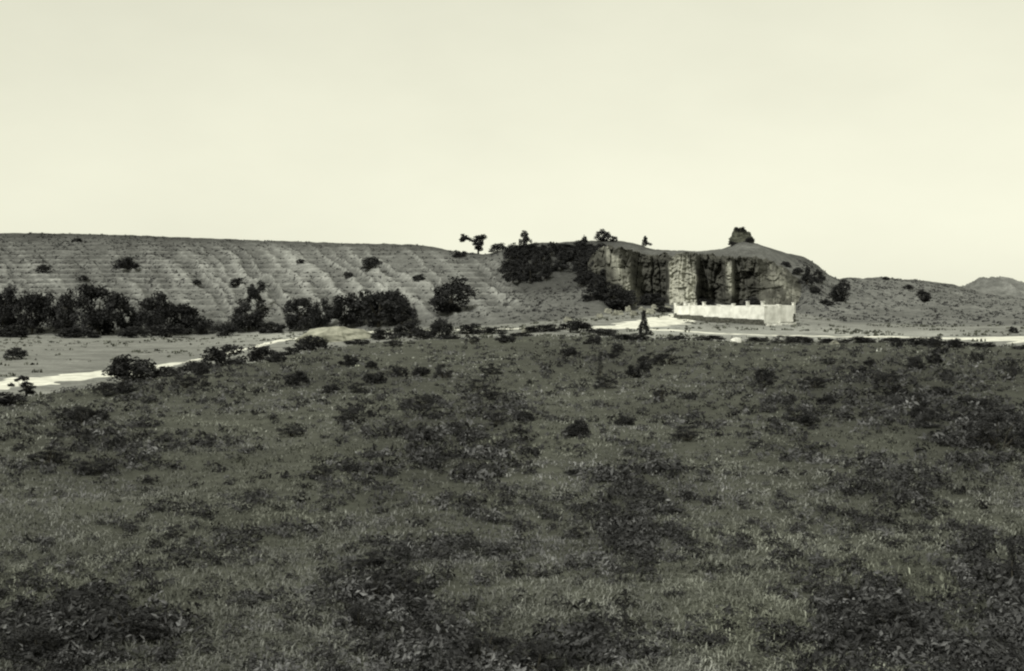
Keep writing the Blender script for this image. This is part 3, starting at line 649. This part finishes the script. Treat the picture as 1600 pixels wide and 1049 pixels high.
def scrub(name, n, sampler, hgt, val, label, cat, nb=7, colr=GREYC):
    px, d = sampler(n); X = (px-800)/F*d; m = len(px); N = m*nb; r = lambda a: np.repeat(a, nb)
    s = R.uniform(.5, 1.5, m)*hgt; a0 = R.uniform(0, 2*math.pi, N)
    x = r(X)+np.cos(a0)*r(s)*R.uniform(0, .8, N); y = r(d)+np.sin(a0)*r(s)*R.uniform(0, .8, N); z = Hxy(x, y)-.02
    h = r(s)*R.uniform(.4, 1.0, N); wid = r(s)*R.uniform(.25, .6, N)
    v = val*r(R.uniform(.45, 1.7, m))*R.uniform(.75, 1.25, N)
    strips(name, np.stack([x, y, z], 1), h, wid, h*R.uniform(.1, .8, N), a0, v, colr, label, cat, M_leaf)
def s_hill(n):
    px = R.uniform(-300, 1900, n); s = R.uniform(.02, 1.0, n)
    f = np.interp(px, PX, cd['foot'][0]); c = np.interp(px, PX, cd['crest'][0]); d = f+s*(c-f)
    k = (R.uniform(0, 1, n) < np.where(px < 780, .75-.4*sstep(200, 500, px), .55)) & (fbm(px/26, d/4, 97) > .43+.14*R.uniform(-1, 1, n)) & ~((px > 925) & (px < 1245))
    return px[k], d[k]
scrub('hillside_scrub', 34000, s_hill, .26, .055, 'low scrub and bunch grass speckling the hillsides', 'scrub')
def s_low(n):
    px = R.uniform(-300, 1900, n); e = np.interp(px, PX, edge_d)+1; f = np.interp(px, PX, cd['foot'][0]); d = e+R.uniform(0, 1, n)**.8*(f-e)
    X = (px-800)/F*d
    k = fbm(X/6, d/6, 98) > .52
    for (rx, ry) in [(-31.6, 90), (-29.5, 104), (-28, 122), (-27.5, 145), (9, 154), (14, 157), (17, 164), (22, 134), (29, 128), (36, 122), (42, 115), (47, 108)]:
        k &= ((X-rx)**2+((d-ry)*.5)**2) > 5**2
    return px[k], d[k]
scrub('bottomland_scrub', 7000, s_low, .26, .07, 'sparse tufts of dry bunch grass on the bottomland', 'scrub', 6, GRASSC)

# ------------------------------------------------------------------ boulders and pale slabs
def boulder(px, py, w, h, label, group, d=None, mat=M_rock, name='boulder'):
    d = d or hit(px, py); s = d/F
    o = dome(name, px, d, w*s, h*s, w*s*.8, mat, int(px) % 89+2, .3, .5, 12, -.05*h*s, px % 6)
    return tag(o, label, name.replace('_', ' '), group)
BR = 'fallen boulders at the foot of the cliff'
for (px, py, w, h) in [(950, 490, 14, 7), (966, 493, 18, 8), (982, 488, 12, 9), (990, 494, 14, 7), (1003, 486, 13, 6), (1016, 490, 18, 8), (1030, 487, 14, 6), (1043, 484, 12, 6), (972, 484, 10, 6), (1022, 482, 10, 5), (936, 497, 12, 7), (1056, 482, 9, 5)]:
    boulder(px, py, w, h, 'pale boulder among the rubble fallen below the cliff spur', BR)
boulder(828, 520, 26, 8, 'low pale rock by the road left of the thicket', None)
boulder(1150, 536, 20, 7, 'bright flat rock at the far rim of the meadow below the enclosure', None, mat=M_white)
boulder(888, 503, 14, 7, 'pale rock above the roadside thicket', None)
boulder(1302, 538, 16, 5, 'flat pale rock among the rim shrubs at right', None)
boulder(437, 562, 11, 7, 'small bright rock beside the low domed bank shrub', None, d=86, mat=M_white)

# ------------------------------------------------------------------ the white walled enclosure
def box(cx, cy, cz, sx, sy, sz, rz, jit=0.0, rng=None):
    v = np.array([(a, b, c) for a in (-.5, .5) for b in (-.5, .5) for c in (-.5, .5)])*np.array([sx, sy, sz])
    if jit: v = v+rng.normal(size=v.shape)*jit
    c, s = math.cos(rz), math.sin(rz)
    v = np.stack([v[:, 0]*c-v[:, 1]*s+cx, v[:, 0]*s+v[:, 1]*c+cy, v[:, 2]+cz], 1)
    f = np.array([(0, 1, 3, 2), (4, 6, 7, 5), (0, 4, 5, 1), (2, 3, 7, 6), (0, 2, 6, 4), (1, 5, 7, 3)])
    return v, f
def enclosure():
    rng = np.random.default_rng(3)
    def pt(px, d): return np.array([(px-800)/F*d, d])
    A, B, C = pt(1056, 178), pt(1194, 167), pt(1240, 169.4)
    D = A+(C-B)*1.0
    root = empty('walled_enclosure', (B[0], B[1], float(Hxy(B[0], B[1]))))
    tag(root, 'whitewashed walled enclosure with square posts on a dark stone footing below the cliff', 'enclosure')
    base = np.array(root.location)
    ztop = lambda p, py: CAMZ-(py-HOR)/F*p[1]
    runs = [(A, B, 478.5, 480, 490.5, 499.5, 6), (B, C, 480, 478, 505.5, 502.5, 2), (C, D, 478, 478, 490, 488, 6), (D, A, 478, 478.5, 488, 489, 3)]
    for ri, (P, Q, t0, t1, b0, b1, n) in enumerate(runs):
        L = np.linalg.norm(Q-P); rz = math.atan2(Q[1]-P[1], Q[0]-P[0]); nrm = np.array([-(Q-P)[1], (Q-P)[0]])/L
        for k in range(n):
            a, b = k/n, (k+1)/n; p = P+(Q-P)*a; q = P+(Q-P)*b; m = (p+q)/2
            zt = (ztop(m, t0+(t1-t0)*(a+b)/2)); zb = ztop(m, b0+(b1-b0)*(a+b)/2)
            dz = rng.uniform(-.05, .05)
            v, f = box(m[0], m[1], (zt+zb)/2+dz, L/n-.28, .26, zt-zb+.1, rz, .012, rng); v = v-base
            link('wall_panel', mesh_np('wall_panel', v, f), M_white, root)
            hp = rng.choice([.04, .1, .32, .5]); zg = float(Hxy(p[0], p[1]))
            v, f = box(p[0], p[1], (zt+hp+zb-.05)/2, .3, .34, zt+hp-zb+.05, rz, .01, rng)
            cv, cf = box(p[0], p[1], zt+hp+.04, .38, .42, .07, rz, .01, rng)
            po = link('post', mesh_np('post', v-base, f), M_white, root)
            link('post_cap', mesh_np('post_cap', cv-base, cf), M_white, po)
            # dark stone footing, individual rough stones in courses
            V = []; Fc = []; nv = 0; zg0 = float(min(Hxy(p[0], p[1]), Hxy(q[0], q[1])))-.3
            zl = zb-.06; rows = max(1, int((zl-zg0)/.24)); ht = (zl-zg0)/rows
            for rr in range(rows):
                s = -rng.uniform(0, .2)
                while s < L/n:
                    ln = rng.uniform(.28, .6); c = p+(Q-P)/L*min(max(s+ln/2, .05), L/n-.02)
                    v, f = box(c[0], c[1], zg0+ht*(rr+.5), ln-.03, .5+rng.uniform(-.06, .06), ht-.025, rz, .025, rng)
                    V.append(v-base); Fc.append(f+nv); nv += 8; s += ln
            fo = link('footing', mesh_np('footing', np.vstack(V), np.vstack(Fc)), M_stone if ri != 1 else M_white, root); fo['kind'] = 'stuff'
enclosure()
